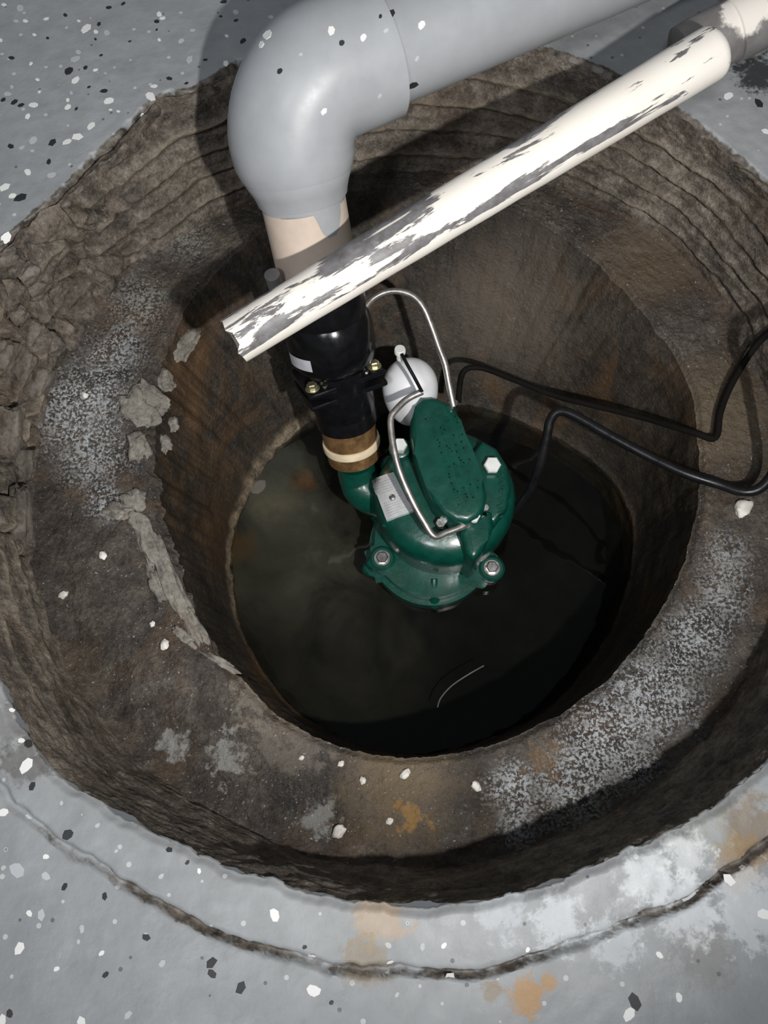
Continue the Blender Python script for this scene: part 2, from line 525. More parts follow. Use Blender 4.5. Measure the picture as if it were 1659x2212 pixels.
def crack_r(t):       # ring-shaped crack outside the rim, at the near side
    return Rrim(t) + (.029 + .008 * sm(1.2, .2, adist(t, math.radians(275)))) + .0035 * nz((math.cos(t), math.sin(t), 0), 9) + .002 * nz((math.cos(t), math.sin(t), 0), 35)


def crack_on(t):
    a = math.degrees((t) % (2 * math.pi))
    return sm(200, 250, a) * sm(352, 335, a)


def floor_fn(t, u):
    r0 = Rrim(t) + rag(t, 0, .0035 + .003 * upleft(t))
    k = u * 90
    if k <= 60: d = (k / 60) ** 1.25 * .075
    else: d = .075 + ((k - 60) / 30) ** 2.5 * 1.9
    r = r0 + d
    x, y = C.x + r * math.cos(t), C.y + r * math.sin(t)
    z = -.004 * sm(.006, 0, d) * (1 + 1.5 * upleft(t)) + .0007 * nz((x, y, 0), 30) + .0004 * nz((x, y, 0), 120)
    c = crack_on(t)
    dc = abs(r - crack_r(t))
    wdt = .0030 + .0030 * max(0, nz((x, y, 2), 45)) + .0012 * nz((x, y, 7), 150)
    z -= c * .007 * sm(wdt, wdt * .3, dc)
    if r < crack_r(t): z += c * .0022 * sm(0, .006, crack_r(t) - r)
    if adist(t, math.radians(172)) < .28 and d < .03:
        z -= .012 * sm(.03, 0, d) * sm(.28, .1, adist(t, math.radians(172))) * (0.6 + nz((x, y, 0), 40))
    if u == 0: z -= .002
    return Vector((x, y, z))


floor = polar('floor', FLOOR, 90, floor_fn)
tag(floor, kind='structure')
da = floor.data.attributes.new('dirt', 'FLOAT', 'POINT')
vals = []
for v in floor.data.vertices:
    p = v.co - C
    t = math.atan2(p.y, p.x); r = math.hypot(p.x, p.y)
    d = r - Rrim(t)
    up = sm(1.9, 1.2, adist(t, math.radians(120)))
    e = sm(.004 + .008 * up, .0, d) * (.35 + .65 * up)
    dc = abs(r - crack_r(t))
    e = max(e, crack_on(t) * sm(.0062, .0015, dc) * (.62 + .4 * nz(v.co, 25)))
    e = max(e, .9 * sm(.30, .12, adist(t, math.radians(171))) * sm(.03, .008, d))
    vals.append(e)
da.data.foreach_set('value', vals)

RIBS = [.26, .45, .64, .84]


def wallu_fn(t, u):
    r0, r1 = Rrim(t), Rlo(t)
    z = ZL * u
    r = r0 + (r1 - r0) * (u ** .9)
    v = Vector((math.cos(t) * .3, math.sin(t) * .3, z))
    wob = .02 * nz((v.x, v.y, 0), 7)
    rib = 0
    for q in RIBS:
        dd = (u - q - wob)
        rib += math.exp(-(dd / .03) ** 2) - .7 * math.exp(-((dd - .065) / .028) ** 2)
    amp = .0052 * (.55 + .6 * nz(v, 12, 5)) * (.30 + .70 * sm(2.2, 1.4, adist(t, math.radians(110))))
    r -= rib * amp * sm(0, .12, u)
    r += .004 * nz(v, 18) + .0022 * nz(v, 60, 2) + .0012 * nz(v, 170, 4) + .0006 * nz(v, 420, 6)
    L_ = is_left(t)
    if L_ > 0:
        dist, pts = noise.voronoi(Vector((t * 11, z * 30, 3)))
        e = dist[1] - dist[0]
        r += L_ * (.011 * sm(.20, 0, e) - .010 * (noise.cell(pts[0] * 3.1) - .3)) * sm(0, .1, u) * sm(1, .9, u)
    # bulge at the very top: ragged aggregate edge
    r += .004 * upleft(t) * sm(.15, 0, u) * nz(v, 90, 8)
    if u == 0: z = -.003
    return Vector((C.x + r * math.cos(t), C.y + r * math.sin(t), z))


wall_upper = polar('wall_upper', WALLU, 110, wallu_fn)
tag(wall_upper, kind='structure')
ra = wall_upper.data.attributes.new('ridge', 'FLOAT', 'POINT')
vals = []
for j in range(111):
    for i in range(NT):
        t = 2 * math.pi * i / NT - math.pi
        u = j / 110
        v = Vector((math.cos(t) * .3, math.sin(t) * .3, 0))
        wob = .02 * nz(v, 7)
        k = max(math.exp(-((u - q - wob - .012) / .022) ** 2) for q in RIBS)
        vals.append(k * sm(1.9, 1.1, adist(t, math.radians(125))) * max(0, .55 + .9 * nz(v + Vector((0, 0, u * .1)), 10, 4)))
ra.data.foreach_set('value', vals)


def ledge_h(x, y, t, u):
    v = Vector((x, y, 0))
    h = .0035 * nz(v, 14) + .0016 * nz(v, 50, 3) + .0009 * nz(v, 160, 5) + .0007 * nz(v, 420, 7)
    # trowelled pale hump along the left of the mouth
    h += .006 * is_left(t + .25) * sm(.35, 0, u) * (0.5 + nz(v, 30, 9))
    h += .006 * sm(.8, 1, u)
    return h


def ledge_fn(t, u):
    r0 = Rli(t) + rag(t, 1, .0018 + .004 * sm(.9, .4, adist(t, math.radians(185))))
    r1 = Rlo(t) + .008
    r = r0 + (r1 - r0) * u
    x, y = C.x + r * math.cos(t), C.y + r * math.sin(t)
    z = ZL + ledge_h(x, y, t, u) - .005 * sm(.07, 0, u)
    return Vector((x, y, z))


ledge = polar('ledge', LEDGE, 90, ledge_fn)
tag(ledge, kind='structure')


def walll_fn(t, u):
    r0 = Rli(t) + rag(t, 1, .0018 + .004 * sm(.9, .4, adist(t, math.radians(185))))
    r1 = Rbo(t)
    z = ZL + ledge_h(C.x + r0 * math.cos(t), C.y + r0 * math.sin(t), t, 0) - .005 + (ZF - .055 - ZL) * u
    q = min(1, u * (ZL - ZF + .05) / (ZL - ZF))
    r = r0 + (r1 - r0) * q
    v = Vector((math.cos(t) * .25, math.sin(t) * .25, z))
    r += sm(0, .06, u) * (.003 * nz(v, 15) + .0016 * nz(v, 55, 2) + .0007 * nz(v, 170, 2))
    r -= .004 * math.exp(-((q - .97) / .03) ** 2)
    return Vector((C.x + r * math.cos(t), C.y + r * math.sin(t), z))


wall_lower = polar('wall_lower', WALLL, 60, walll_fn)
tag(wall_lower, kind='structure')
sa_ = wall_lower.data.attributes.new('scum', 'FLOAT', 'POINT')
sa_.data.foreach_set('value', [math.exp(-((min(1, j / 60 * (ZL - ZF + .05) / (ZL - ZF)) - .94) / .035) ** 2) * sm(1.1, .5, adist(2 * math.pi * i / NT - math.pi, math.radians(160))) for j in range(61) for i in range(NT)])


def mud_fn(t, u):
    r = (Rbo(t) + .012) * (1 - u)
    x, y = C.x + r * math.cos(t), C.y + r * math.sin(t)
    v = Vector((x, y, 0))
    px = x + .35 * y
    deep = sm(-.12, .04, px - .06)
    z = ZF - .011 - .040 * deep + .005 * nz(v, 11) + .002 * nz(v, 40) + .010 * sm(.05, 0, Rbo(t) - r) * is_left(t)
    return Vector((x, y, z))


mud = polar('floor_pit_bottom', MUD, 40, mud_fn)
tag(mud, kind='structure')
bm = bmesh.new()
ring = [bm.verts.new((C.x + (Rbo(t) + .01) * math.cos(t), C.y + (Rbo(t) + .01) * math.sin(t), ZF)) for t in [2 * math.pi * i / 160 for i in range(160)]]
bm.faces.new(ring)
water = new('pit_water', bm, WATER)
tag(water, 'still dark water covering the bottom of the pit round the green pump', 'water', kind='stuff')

for q in (floor, wall_upper, ledge, wall_lower, mud):
    pass


def bvh(*obs):
    vs, fs = [], []
    for o in obs:
        k = len(vs)
        off = Vector(o['org']) if 'org' in o.keys() else Vector()
        vs += [v.co + off for v in o.data.vertices]
        fs += [[i + k for i in p.vertices] for p in o.data.polygons]
    return BVHTree.FromPolygons(vs, fs)


def hit(tree, px, py):
    h = tree.ray_cast(CAM, ray_dir(px, py).normalized())
    return (h[0], h[1]) if h[0] is not None else (P(px, py, 0), Vector((0, 0, 1)))


# ------------------------------------------------------------------ discharge pipe
A, E_ = P(765, 985, -.215), P(608, 196, .075)
ud = (A - E_).normalized()


def proj(p):
    c = RW @ (p - CAM)
    return W / 2 + F * c.x / -c.z, HH / 2 - F * c.y / -c.z, -c.z


def ax(y):       # point on the pipe axis that shows at photograph row y
    a, b = -.3, 1.4
    for _ in range(50):
        m = (a + b) / 2
        if proj(E_ + (A - E_) * m)[1] < y: a = m
        else: b = m
    return E_ + (A - E_) * a


def mpp(p): return proj(p)[2] / F


def axr(y, wpx):     # radius there for a width in pixels
    return wpx / 2 * mpp(ax(y))


pipe = thing('discharge_pipe', 'thick grey painted pipe with elbow dropping into the pit beside the cream pipe', 'pipe', ax(330))
arm = (P(1150, -16, .072) - P(850, 108, .074)).normalized()
# elbow body: from vertical socket start, round the corner, into the arm socket
r_el = .5 * 283 * mpp(E_)
armL = .080
pts = [E_ + ud * (.052 + .003), E_ + ud * .046]
rr = [r_el * .93, r_el * .985]
for k in range(0, 15):
    a = k / 14 * math.pi / 2
    R0 = .040
    c0 = E_ + ud * R0 + arm * R0
    pts.append(c0 - arm * R0 * math.cos(a) - ud * R0 * math.sin(a))
    rr.append(r_el * (1.0 if k else .99))
pts += [E_ + arm * (armL * .6), E_ + arm * armL, E_ + arm * (armL + .001)]
rr += [r_el, r_el, r_el * .86]
bm = bmesh.new()
sweep(bm, pts, rr, 56)
elbow = new('elbow', bm, PAINTGREY, pipe)
# horizontal run
bm = bmesh.new()
p0 = E_ + arm * (armL - .02)
sweep(bm, [p0, p0 + arm * .3, p0 + arm * 1.1], [r_el * .845] * 3, 56)
hp = new('horizontal_pipe', bm, PAINTGREY, pipe)
# vertical socket
bm = bmesh.new()
ys = [(248, 243), (275, 243), (305, 242), (352, 240), (375, 236), (396, 216), (414, 202), (424, 197), (425, 180)]
sweep(bm, [ax(y) for y, w_ in ys], [axr(y, w_) for y, w_ in ys], 56)
sock = new('socket', bm, PAINTGREY, pipe)
# beige stub
bm = bmesh.new()
sweep(bm, [ax(425), ax(500), ax(640)], [axr(470, 181)] * 3, 48)
stub = new('vertical_pipe', bm, PVC, pipe)
tag(stub, 'bare beige lower stretch of pipe')
# grey paint drip and paint edge on the stub: thin shell on its surface
x_, y_, d_ax = frame(A - E_)
tocam = (CAM - ax(470)); tocam = (tocam - d_ax * tocam.dot(d_ax)).normalized()
side = d_ax.cross(tocam).normalized()
if proj(ax(470) + side * .02)[0] < proj(ax(470))[0]: side = -side
rs = axr(470, 181) + .0004


def shell(bm, a0, a1, ylist, r):
    """strip of cylinder about the pipe axis; angle 0 faces the camera, + to the right"""
    n_ = 14
    rows_ = []
    for (y, s0, s1) in ylist:
        c = ax(y)
        rows_.append([bm.verts.new(c + (tocam * math.cos(a) + side * math.sin(a)) * r) for a in [s0 + (s1 - s0) * k / n_ for k in range(n_ + 1)]])
    for j in range(len(rows_) - 1):
        for k in range(n_):
            bm.faces.new((rows_[j][k], rows_[j][k + 1], rows_[j + 1][k + 1], rows_[j + 1][k]))


bm = bmesh.new()
shell(bm, 0, 1, [(420, -1.5, 1.5), (428, -1.45, 1.5), (434, -1.2, 1.2), (435, -.6, 1.0)], rs)
shell(bm, 0, 1, [(432, .15, .95), (450, .22, .92), (465, .26, .84), (480, .32, .74), (488, .42, .62)], rs)
drip = new('paint_drip', bm, PAINTGREY, pipe)

# ------------------------------------------------------------------ check valve below
cv = thing('check_valve', 'black rubber and plastic check valve with bolted flange above the pump outlet', 'valve', ax(930))


def collar(name, prof, mat, parent=None, seg=48):
    bm = bmesh.new()
    sh_ = lambda y: y - 26 * sm(600, 720, y)
    sweep(bm, [ax(sh_(y)) for y, w_ in prof], [axr(y, w_) for y, w_ in prof], seg)
    return new(name, bm, mat, parent or cv)


collar('rubber_sleeve', [(600, 176), (602, 186), (655, 184), (690, 176), (712, 168), (714, 150)], BLACKRUB)
collar('clamp_band', [(655, 150), (656, 150), (657, 160), (672, 158), (673, 150)], BLACKPL)
collar('valve_body', [(700, 120), (702, 172), (715, 184), (735, 190), (770, 188), (792, 180), (806, 160), (812, 130)], BLACKPL)
collar('lower_body', [(800, 118), (801, 134), (850, 136), (890, 134), (908, 130), (909, 120)], BLACKPL)
collar('lower_sleeve', [(900, 122), (901, 130), (935, 128), (937, 112)], BLACKRUB)
collar('threaded_adapter', [(920, 108), (922, 118), (960, 117), (975, 114), (1010, 112), (1012, 90)], BRONZE)
o = collar('adapter_ring', [(972, 110), (974, 122), (980, 124), (986, 122), (988, 110)], RINGC)
tag(o, 'cream ring round the adapter')
# flange: two clamped plates square to the axis, with bolts
def front_at(yt, r, sx=0.0):
    a, b = -.3, 1.4
    for _ in range(50):
        m = (a + b) / 2
        if proj(E_ + (A - E_) * m + tocam * r + side * sx)[1] < yt: a = m
        else: b = m
    return E_ + (A - E_) * a


hw = axr(830, 128) * .98
fa = math.radians(16)
fx = side * math.cos(fa) - tocam * math.sin(fa)
fy = d_ax.cross(fx).normalized()
if fy.dot(tocam) < 0: fy = -fy
fz = -d_ax
for k, yy in enumerate((838, 862)):
    cc = front_at(yy, hw)
    bm = bmesh.new()
    box(bm, cc, fx, fy, fz, 88 * mpp(cc), hw, .0028, .0022)
    new('flange_bar', bm, BLACKPL, cv)
ftop = front_at(838, hw) + fz * .0028


def hexbolt(name, c, up, r, h, mat, parent, washer=False):
    bm = bmesh.new()
    if washer: lathe(bm, c, up, [(r * 1.35, 0), (r * 1.4, h * .12), (r * 1.35, h * .22)], 20)
    lathe(bm, c, up, [(r, h * .15), (r, h * .85), (r * .86, h)], 6)
    return new(name, bm, mat, parent, smooth=False)


for sx in (-1, 1):
    hexbolt('bolt', ftop + fx * sx * 72 * mpp(ftop) + fy * hw * .62, fz, .0048, .006, BRASSY, cv, True)
    hexbolt('screw', ftop + fx * sx * 48 * mpp(ftop) + fy * hw * .80, fz, .0022, .002, STEEL, cv)
bm = bmesh.new()
rl = axr(760, 190) + .0006


def cyl_patch(bm, ya, yb, a0, a1, r):
    n_ = 10
    rows_ = [[bm.verts.new(ax(y) + (tocam * math.cos(a) + side * math.sin(a)) * r) for a in [a0 + (a1 - a0) * k / n_ for k in range(n_ + 1)]] for y in (ya, (ya + yb) / 2, yb)]
    for j in range(2):
        for k in range(n_):
            bm.faces.new((rows_[j][k], rows_[j][k + 1], rows_[j + 1][k + 1], rows_[j + 1][k]))


cyl_patch(bm, 728, 752, -1.25, -.55, rl)
o = new('label_band', bm, LABELW, cv)
tag(o, 'pale grey label strip on the black valve')
# small grey clamp screw stub at the left of the pipe
sp = P(592, 606, -.02)
bm = bmesh.new()
sd = (P(603, 640, -.05) - P(585, 590, -.02)).normalized()
rs2 = 17 * S(590, 606, -.02)
sweep(bm, [sp - sd * .008, sp - sd * .0075, sp + sd * .026], [rs2 * .8, rs2, rs2], 20)
box(bm, sp + sd * .018 + Vector((.012, -.002, 0)), Vector((1, 0, 0)), Vector((0, 1, 0)), Vector((0, 0, 1)), .014, .003, .003, .001)
o = new('clamp_screw', bm, simple('dull_grey_metal', (.26, .25, .25), .5, metal=.3), cv)

# ------------------------------------------------------------------ sump pump
pb_ = P(935, 1165, -.29)
pump = thing('sump_pump', 'green enamelled sump pump with white float standing in the dark water', 'pump', (pb_.x, pb_.y, ZF))
bc = P(962, 1068, -.205)
ctr = Vector((bc.x, bc.y, 0))


def circle_poly(c, r, n=64, f=None):
    return [(c.x + (r * (f(2 * math.pi * k / n) if f else 1)) * math.cos(2 * math.pi * k / n), c.y + (r * (f(2 * math.pi * k / n) if f else 1)) * math.sin(2 * math.pi * k / n)) for k in range(n)]


s_b = S(962, 1068, -.21)
rb = 153 * s_b
bm = bmesh.new()
lathe(bm, Vector((ctr.x, ctr.y, 0)), (0, 0, 1), [(rb * .90, -.292), (rb * .95, -.270), (rb * .985, -.245), (rb * 1.0, -.222), (rb * .985, -.209), (rb * .93, -.199), (rb * .80, -.193), (rb * .55, -.190), (rb * .2, -.189), (.001, -.189)], 72)
body = new('motor_housing', bm, GREEN, pump)
# flanges with lobes
fc = P(932, 1172, -.275)
s_f = S(932, 1172, -.275)
lob = [P(826, 1207, -.268), P(1062, 1228, -.268), P(822, 1080, -.268), P(1050, 1085, -.268)]
las = [math.atan2(q.y - fc.y, q.x - fc.x) for q in lob]


def flfn(R, ears):
    def f(a):
        return 1 + ears * max(math.exp(-(adist(a, l) / .16) ** 2) for l in las)
    return f


rf = 122 * s_f
bm = bmesh.new(); prism(bm, circle_poly(fc, rf, 96, flfn(rf, .22)), -.281, -.268, .0035, 3)
new('upper_flange', bm, GREEN, pump)
bm = bmesh.new(); prism(bm, circle_poly(fc, rf * 1.10, 96, flfn(rf, .20)), -.303, -.284, .005, 3)
new('volute_base', bm, GREEN, pump)
# front rib on the base
rp_ = P(938, 1285, -.285)
bm = bmesh.new()
sweep(bm, [P(938, 1250, -.268), P(938, 1268, -.272), P(938, 1290, -.282), P(939, 1305, -.295)], [.0035, .005, .006, .006], 12)
new('drain_boss', bm, GREEN, pump)
for q in lob[:2]:
    bm = bmesh.new(); lathe(bm, Vector((q.x, q.y, -.270)), (0, 0, 1), [(.0135, -.004), (.0135, .003), (.011, .005)], 28)
    new('bolt_boss', bm, GREEN, pump)
    hexbolt('bolt', Vector((q.x, q.y, -.2655)), (0, 0, 1), .0062, .0055, STEEL, pump, True)
bm = bmesh.new()
lathe(bm, P(1060, 1240, -.275), (0, 0, 1), [(.0095, -.012), (.0095, -.006), (.0075, -.004), (.0095, -.002), (.0095, .003), (.006, .005)], 20)
new('leg_stud', bm, STEEL, pump)
# switch housing (traced outline on top)
ZT = -.156
out = [(905, 850), (935, 852), (962, 862), (985, 878), (997, 905), (1008, 938), (1020, 962), (1034, 1000), (1046, 1035), (1055, 1070), (1050, 1098), (1035, 1120), (1012, 1132), (985, 1128), (958, 1112), (935, 1085), (920, 1055), (905, 1015), (893, 975), (884, 935), (884, 905), (894, 875)]
bm = bmesh.new()
prism(bm, [(P(x, y, ZT).x, P(x, y, ZT).y) for x, y in out], -.198, ZT, .006, 4, .97)
sh = new('switch_housing', bm, GREEN, pump)
bm = bmesh.new()
prism(bm, [(P(x, y, -.172).x, P(x, y, -.172).y) for x, y in [(1000, 1118), (1020, 1118), (1052, 1090), (1068, 1098), (1072, 1130), (1058, 1165), (1040, 1200), (1022, 1214), (1008, 1200), (988, 1150)]], -.245, -.176, .006, 4, .90)
new('nose_fin', bm, GREEN, pump)
bm = bmesh.new()
prism(bm, [(P(x, y, -.18).x, P(x, y, -.18).y) for x, y in [(985, 1010), (1040, 940), (1075, 960), (1100, 1000), (1108, 1050), (1100, 1100), (1070, 1140), (1030, 1120)]], -.24, -.181, .006, 4, .92)
new('housing_cover', bm, GREEN, pump)
# pipe outlet port between adapter and body
bm = bmesh.new()
pA = ax(1000)
sweep(bm, catmull([pA, pA + ud * .02, pA + ud * .034 + Vector((.010, -.006, 0)), Vector((ctr.x - .03, ctr.y + .01, -.275))], 6), [.019 + .004 * k / 18 for k in range(19)], 28)
new('outlet_port', bm, GREEN, pump)
bm = bmesh.new()
lathe(bm, P(846, 1000, -.215), (0, 0, 1), [(.011, -.05), (.011, -.004), (.008, 0)], 24)
new('side_lug', bm, GREEN, pump)
# raised lettering too worn to read: short relief strokes in rows on the housing top
lx = (P(1040, 1110, ZT) - P(925, 870, ZT)).normalized(); ly = Vector((0, 0, 1)).cross(lx)
bm = bmesh.new()
random.seed(11)
o0 = P(937, 905, ZT)
oy_ = -ly if (proj(o0 + ly * .01)[0] < proj(o0)[0]) else ly
for c_ in range(4):
    for k in range(30):
        if random.random() < (.10, .35, .15, .5)[c_]: continue
        v = k / 29
        px = P(928 + 66 * v + c_ * 15 - (8 if v < .1 else 0), 898 + 192 * v - c_ * 8, ZT + .0002)
        box(bm, px, lx, ly, Vector((0, 0, 1)), .0006, U(.0013, .0024), .0007)
        if random.random() < .6: box(bm, px + ly * U(-.002, .002), lx, ly, Vector((0, 0, 1)), .0014, .0005, .0007)
new('raised_lettering', bm, GREEN, sh)
bm = bmesh.new()
hc = P(1085, 1060, -.18)
for k in range(14):
    q = P(1083 - abs(k - 6) * .8 + (k % 2) * 5, 1012 + k * 8, -.180)
    box(bm, q, lx, ly, Vector((0, 0, 1)), .0008, U(.001, .003), .0008)
new('raised_lettering', bm, GREEN, pump)
# name plate wrapped on the shoulder
tb = bvh(body)
n_ = 10
q4 = [(806, 1038), (851, 1022), (893, 1105), (838, 1124)]


def plate_pt(u, v, lift):
    x = (q4[0][0] * (1 - u) + q4[1][0] * u) * (1 - v) + (q4[3][0] * (1 - u) + q4[2][0] * u) * v
    y = (q4[0][1] * (1 - u) + q4[1][1] * u) * (1 - v) + (q4[3][1] * (1 - u) + q4[2][1] * u) * v
    h = tb.ray_cast(CAM, ray_dir(x, y).normalized())
    c_, n2_ = (h[0], h[1]) if h[0] is not None else (P(x, y, -.235), Vector((-.7, 0, .7)))
    if n2_.z < 0: n2_ = -n2_
    return c_ + n2_ * lift


bm = bmesh.new()
gr = [[bm.verts.new(plate_pt(i / n_, j / n_, .003)) for i in range(n_ + 1)] for j in range(n_ + 1)]
nrm = (gr[0][5].co - gr[5][5].co).cross(gr[5][5].co - gr[5][9].co).normalized()
if nrm.z < 0: nrm = -nrm
for j in range(n_):
    for i in range(n_):
        bm.faces.new((gr[j][i], gr[j][i + 1], gr[j + 1][i + 1], gr[j + 1][i]))
r_ = bmesh.ops.extrude_face_region(bm, geom=list(bm.faces))
bmesh.ops.translate(bm, vec=-nrm * .0045, verts=[v for v in r_['geom'] if isinstance(v, bmesh.types.BMVert)])
plate = new('name_plate', bm, PLATE, pump)
tag(plate, 'silver grey name plate with fine worn print')
# fine engraved lines (the worn print)
bm = bmesh.new()
for k in range(15):
    if k in (6, 7, 8): rng = (.62, .9)
    else: rng = (.12, U(.6, .92))
    v = .08 + .84 * k / 14
    sweep(bm, [plate_pt(rng[0] + (rng[1] - rng[0]) * w_ / 5, v, .0031) for w_ in range(6)], .00020, 5)
new('worn_print', bm, simple('grey_print', (.28, .28, .29), .5), plate)
pr = plate_pt(.5, .55, .0028)
bm = bmesh.new()
lathe(bm, pr, nrm, [(.0034, 0), (.003, .0012), (.0015, .002), (.0004, .0022)], 20)
new('rivet', bm, STEEL, plate)
# plate ledge
bm = bmesh.new()
sweep(bm, catmull([P(828, 1134, -.206), P(850, 1140, -.203), P(885, 1128, -.198)], 5), .0018, 8)
new('casting_ridge', bm, GREEN, pump)
# bolts
for (x, y, z, r, h, m) in [(863, 967, -.180, .0072, .012, BOLTW), (1062, 1007, -.178, .0082, .007, BOLTW), (1020, 1117, -.168, .0068, .008, BOLTW), (1047, 1099, -.172, .0038, .006, STEEL), (951, 1132, -.186, .0052, .006, STEEL)]:
    hexbolt('bolt', P(x, y, z), (0.05, -.1, 1), r, h, m, pump)
bm = bmesh.new()
lathe(bm, P(863, 967, -.180), (0, 0, 1), [(.0105, -.03), (.0105, -.001), (.009, .0)], 20)
new('bolt_boss', bm, GREEN, pump)
# steel guard wires
wr = .0031


def wire(name, pts, r=wr, mat=WIRE, n=8, par=None):
    bm = bmesh.new()
    sweep(bm, catmull([P(*p) for p in pts], n), r, 12)
    return new(name, bm, mat, par or pump)


wire('guard_wire', [(912, 846, -.128), (880, 862, -.128), (853, 888, -.128), (844, 905, -.129), (846, 940, -.132), (853, 980, -.136), (866, 1025, -.142), (890, 1080, -.15), (915, 1125, -.157), (938, 1158, -.163), (965, 1150, -.166), (1002, 1135, -.168), (1014, 1120, -.170)])
wire('float_guard', [(781, 690, -.13), (786, 672, -.12), (802, 648, -.112), (830, 632, -.108), (862, 629, -.107), (893, 640, -.108), (915, 665, -.112), (932, 705, -.12), (948, 750, -.128), (961, 785, -.134), (968, 820, -.14), (974, 850, -.145), (980, 878, -.150)])
bm = bmesh.new(); lathe(bm, P(979, 876, -.158), (0, 0, 1), [(.0048, -.03), (.0048, .004), (.004, .006)], 18)
new('guard_sleeve', bm, STEEL, pump)
wire('float_arm', [(912, 847, -.120), (895, 815, -.116), (880, 788, -.112), (868, 765, -.110)], .0016, BLACKPL)
# float: tall egg of two halves
f0, f1 = P(882, 868, -.20), P(884, 800, -.155)
fd = Vector((0, 0, 1))
fcx = P(886, 825, -.165)
rfl = 61 * S(886, 825, -.165)
bm = bmesh.new()
prof = []
for k in range(25):
    a = -math.pi / 2 + math.pi * k / 24
    prof.append((max(1e-4, rfl * math.cos(a) ** .8 if math.cos(a) > 0 else 1e-4), rfl * (1.05 if a > 0 else 1.7) * math.sin(a)))
lathe(bm, fcx - fd * .012, fd + Vector((-.05, .30, 0)), prof, 48)
fl_ = new('float', bm, FLOATW, pump)
tag(fl_, 'smooth white plastic float')
bm = bmesh.new()
lathe(bm, P(864, 762, -.116), (0, .25, 1), [(.0034, -.008), (.0034, 0), (.0052, .0004), (.0052, .0045), (.0045, .0055)], 24)
new('float_nut', bm, BOLTW, pump)

# ------------------------------------------------------------------ power cord
cp = [(1050, 1165, -.255), (1090, 1130, -.235), (1120, 1095, -.21), (1145, 1060, -.19), (1165, 1010, -.165), (1180, 950, -.145), (1190, 905, -.132), (1212, 888, -.126), (1250, 902, -.124), (1320, 942, -.122), (1400, 985, -.119), (1480, 1022, -.114), (1550, 1045, -.110), (1605, 1062, -.104), (1645, 1052, -.098), (1675, 1010, -.085), (1690, 940, -.06), (1700, 860, -.03), (1705, 780, .0), (1760, 700, .008), (1900, 620, .006), (2200, 520, .006), (2600, 420, .006)]
bm = bmesh.new()
sweep(bm, catmull([P(*p) for p in cp], 8), .0043, 16)
cord = new('power_cord', bm, CORD)
tag(cord, 'glossy black power cord arching from the pump over the right ledge', 'cord')
cp2 = [(990, 870, -.215), (1000, 805, -.20), (1040, 795, -.20), (1110, 820, -.195), (1200, 855, -.185), (1300, 880, -.17), (1400, 905, -.15), (1500, 935, -.121), (1545, 945, -.119), (1556, 890, -.118), (1580, 830, -.115), (1630, 750, -.105), (1680, 700, -.08), (1730, 640, -.03), (1790, 580, .006), (1950, 520, .005), (2300, 450, .005)]
bm = bmesh.new()
sweep(bm, catmull([P(*p) for p in cp2], 8), .0030, 12)
c2 = new('dark_cord_and_shadow', bm, CORD_SHADOW)  # right-hand loop is a dark strip added for the power cord's shadow
tag(c2, 'thin dark cord behind the pump, its right loop added as the power cord shadow', 'cord')
bm = bmesh.new()
sweep(bm, catmull([P(945, 1528, ZF + .002), P(952, 1508, ZF + .004), P(975, 1482, ZF + .005), P(1010, 1458, ZF + .004), P(1045, 1438, ZF + .002)], 6), .0007, 8)
th = new('thread', bm, THREAD)
tag(th, 'thin pale thread floating on the black water below the pump', 'thread')

# ------------------------------------------------------------------ cream pipe laid across the pit
st = thing('cream_pipe', 'cream pipe with grey paint peeling off it, lying slanted across the pit', 'pipe', (SA + SB) / 2)
bm = bmesh.new()
N_ = 120
rst0 = 51 * mpp(SA); rst1 = 57 * mpp(SB)
pts = [SA + (SB - SA) * (i / N_) for i in range(N_ + 1)]
rd = [rst0 + (rst1 - rst0) * i / N_ for i in range(N_ + 1)]


def jit(i, k):
    return .012 * noise.noise(Vector((i * .12, math.cos(k * .2618) * 2, math.sin(k * .2618) * 2)))


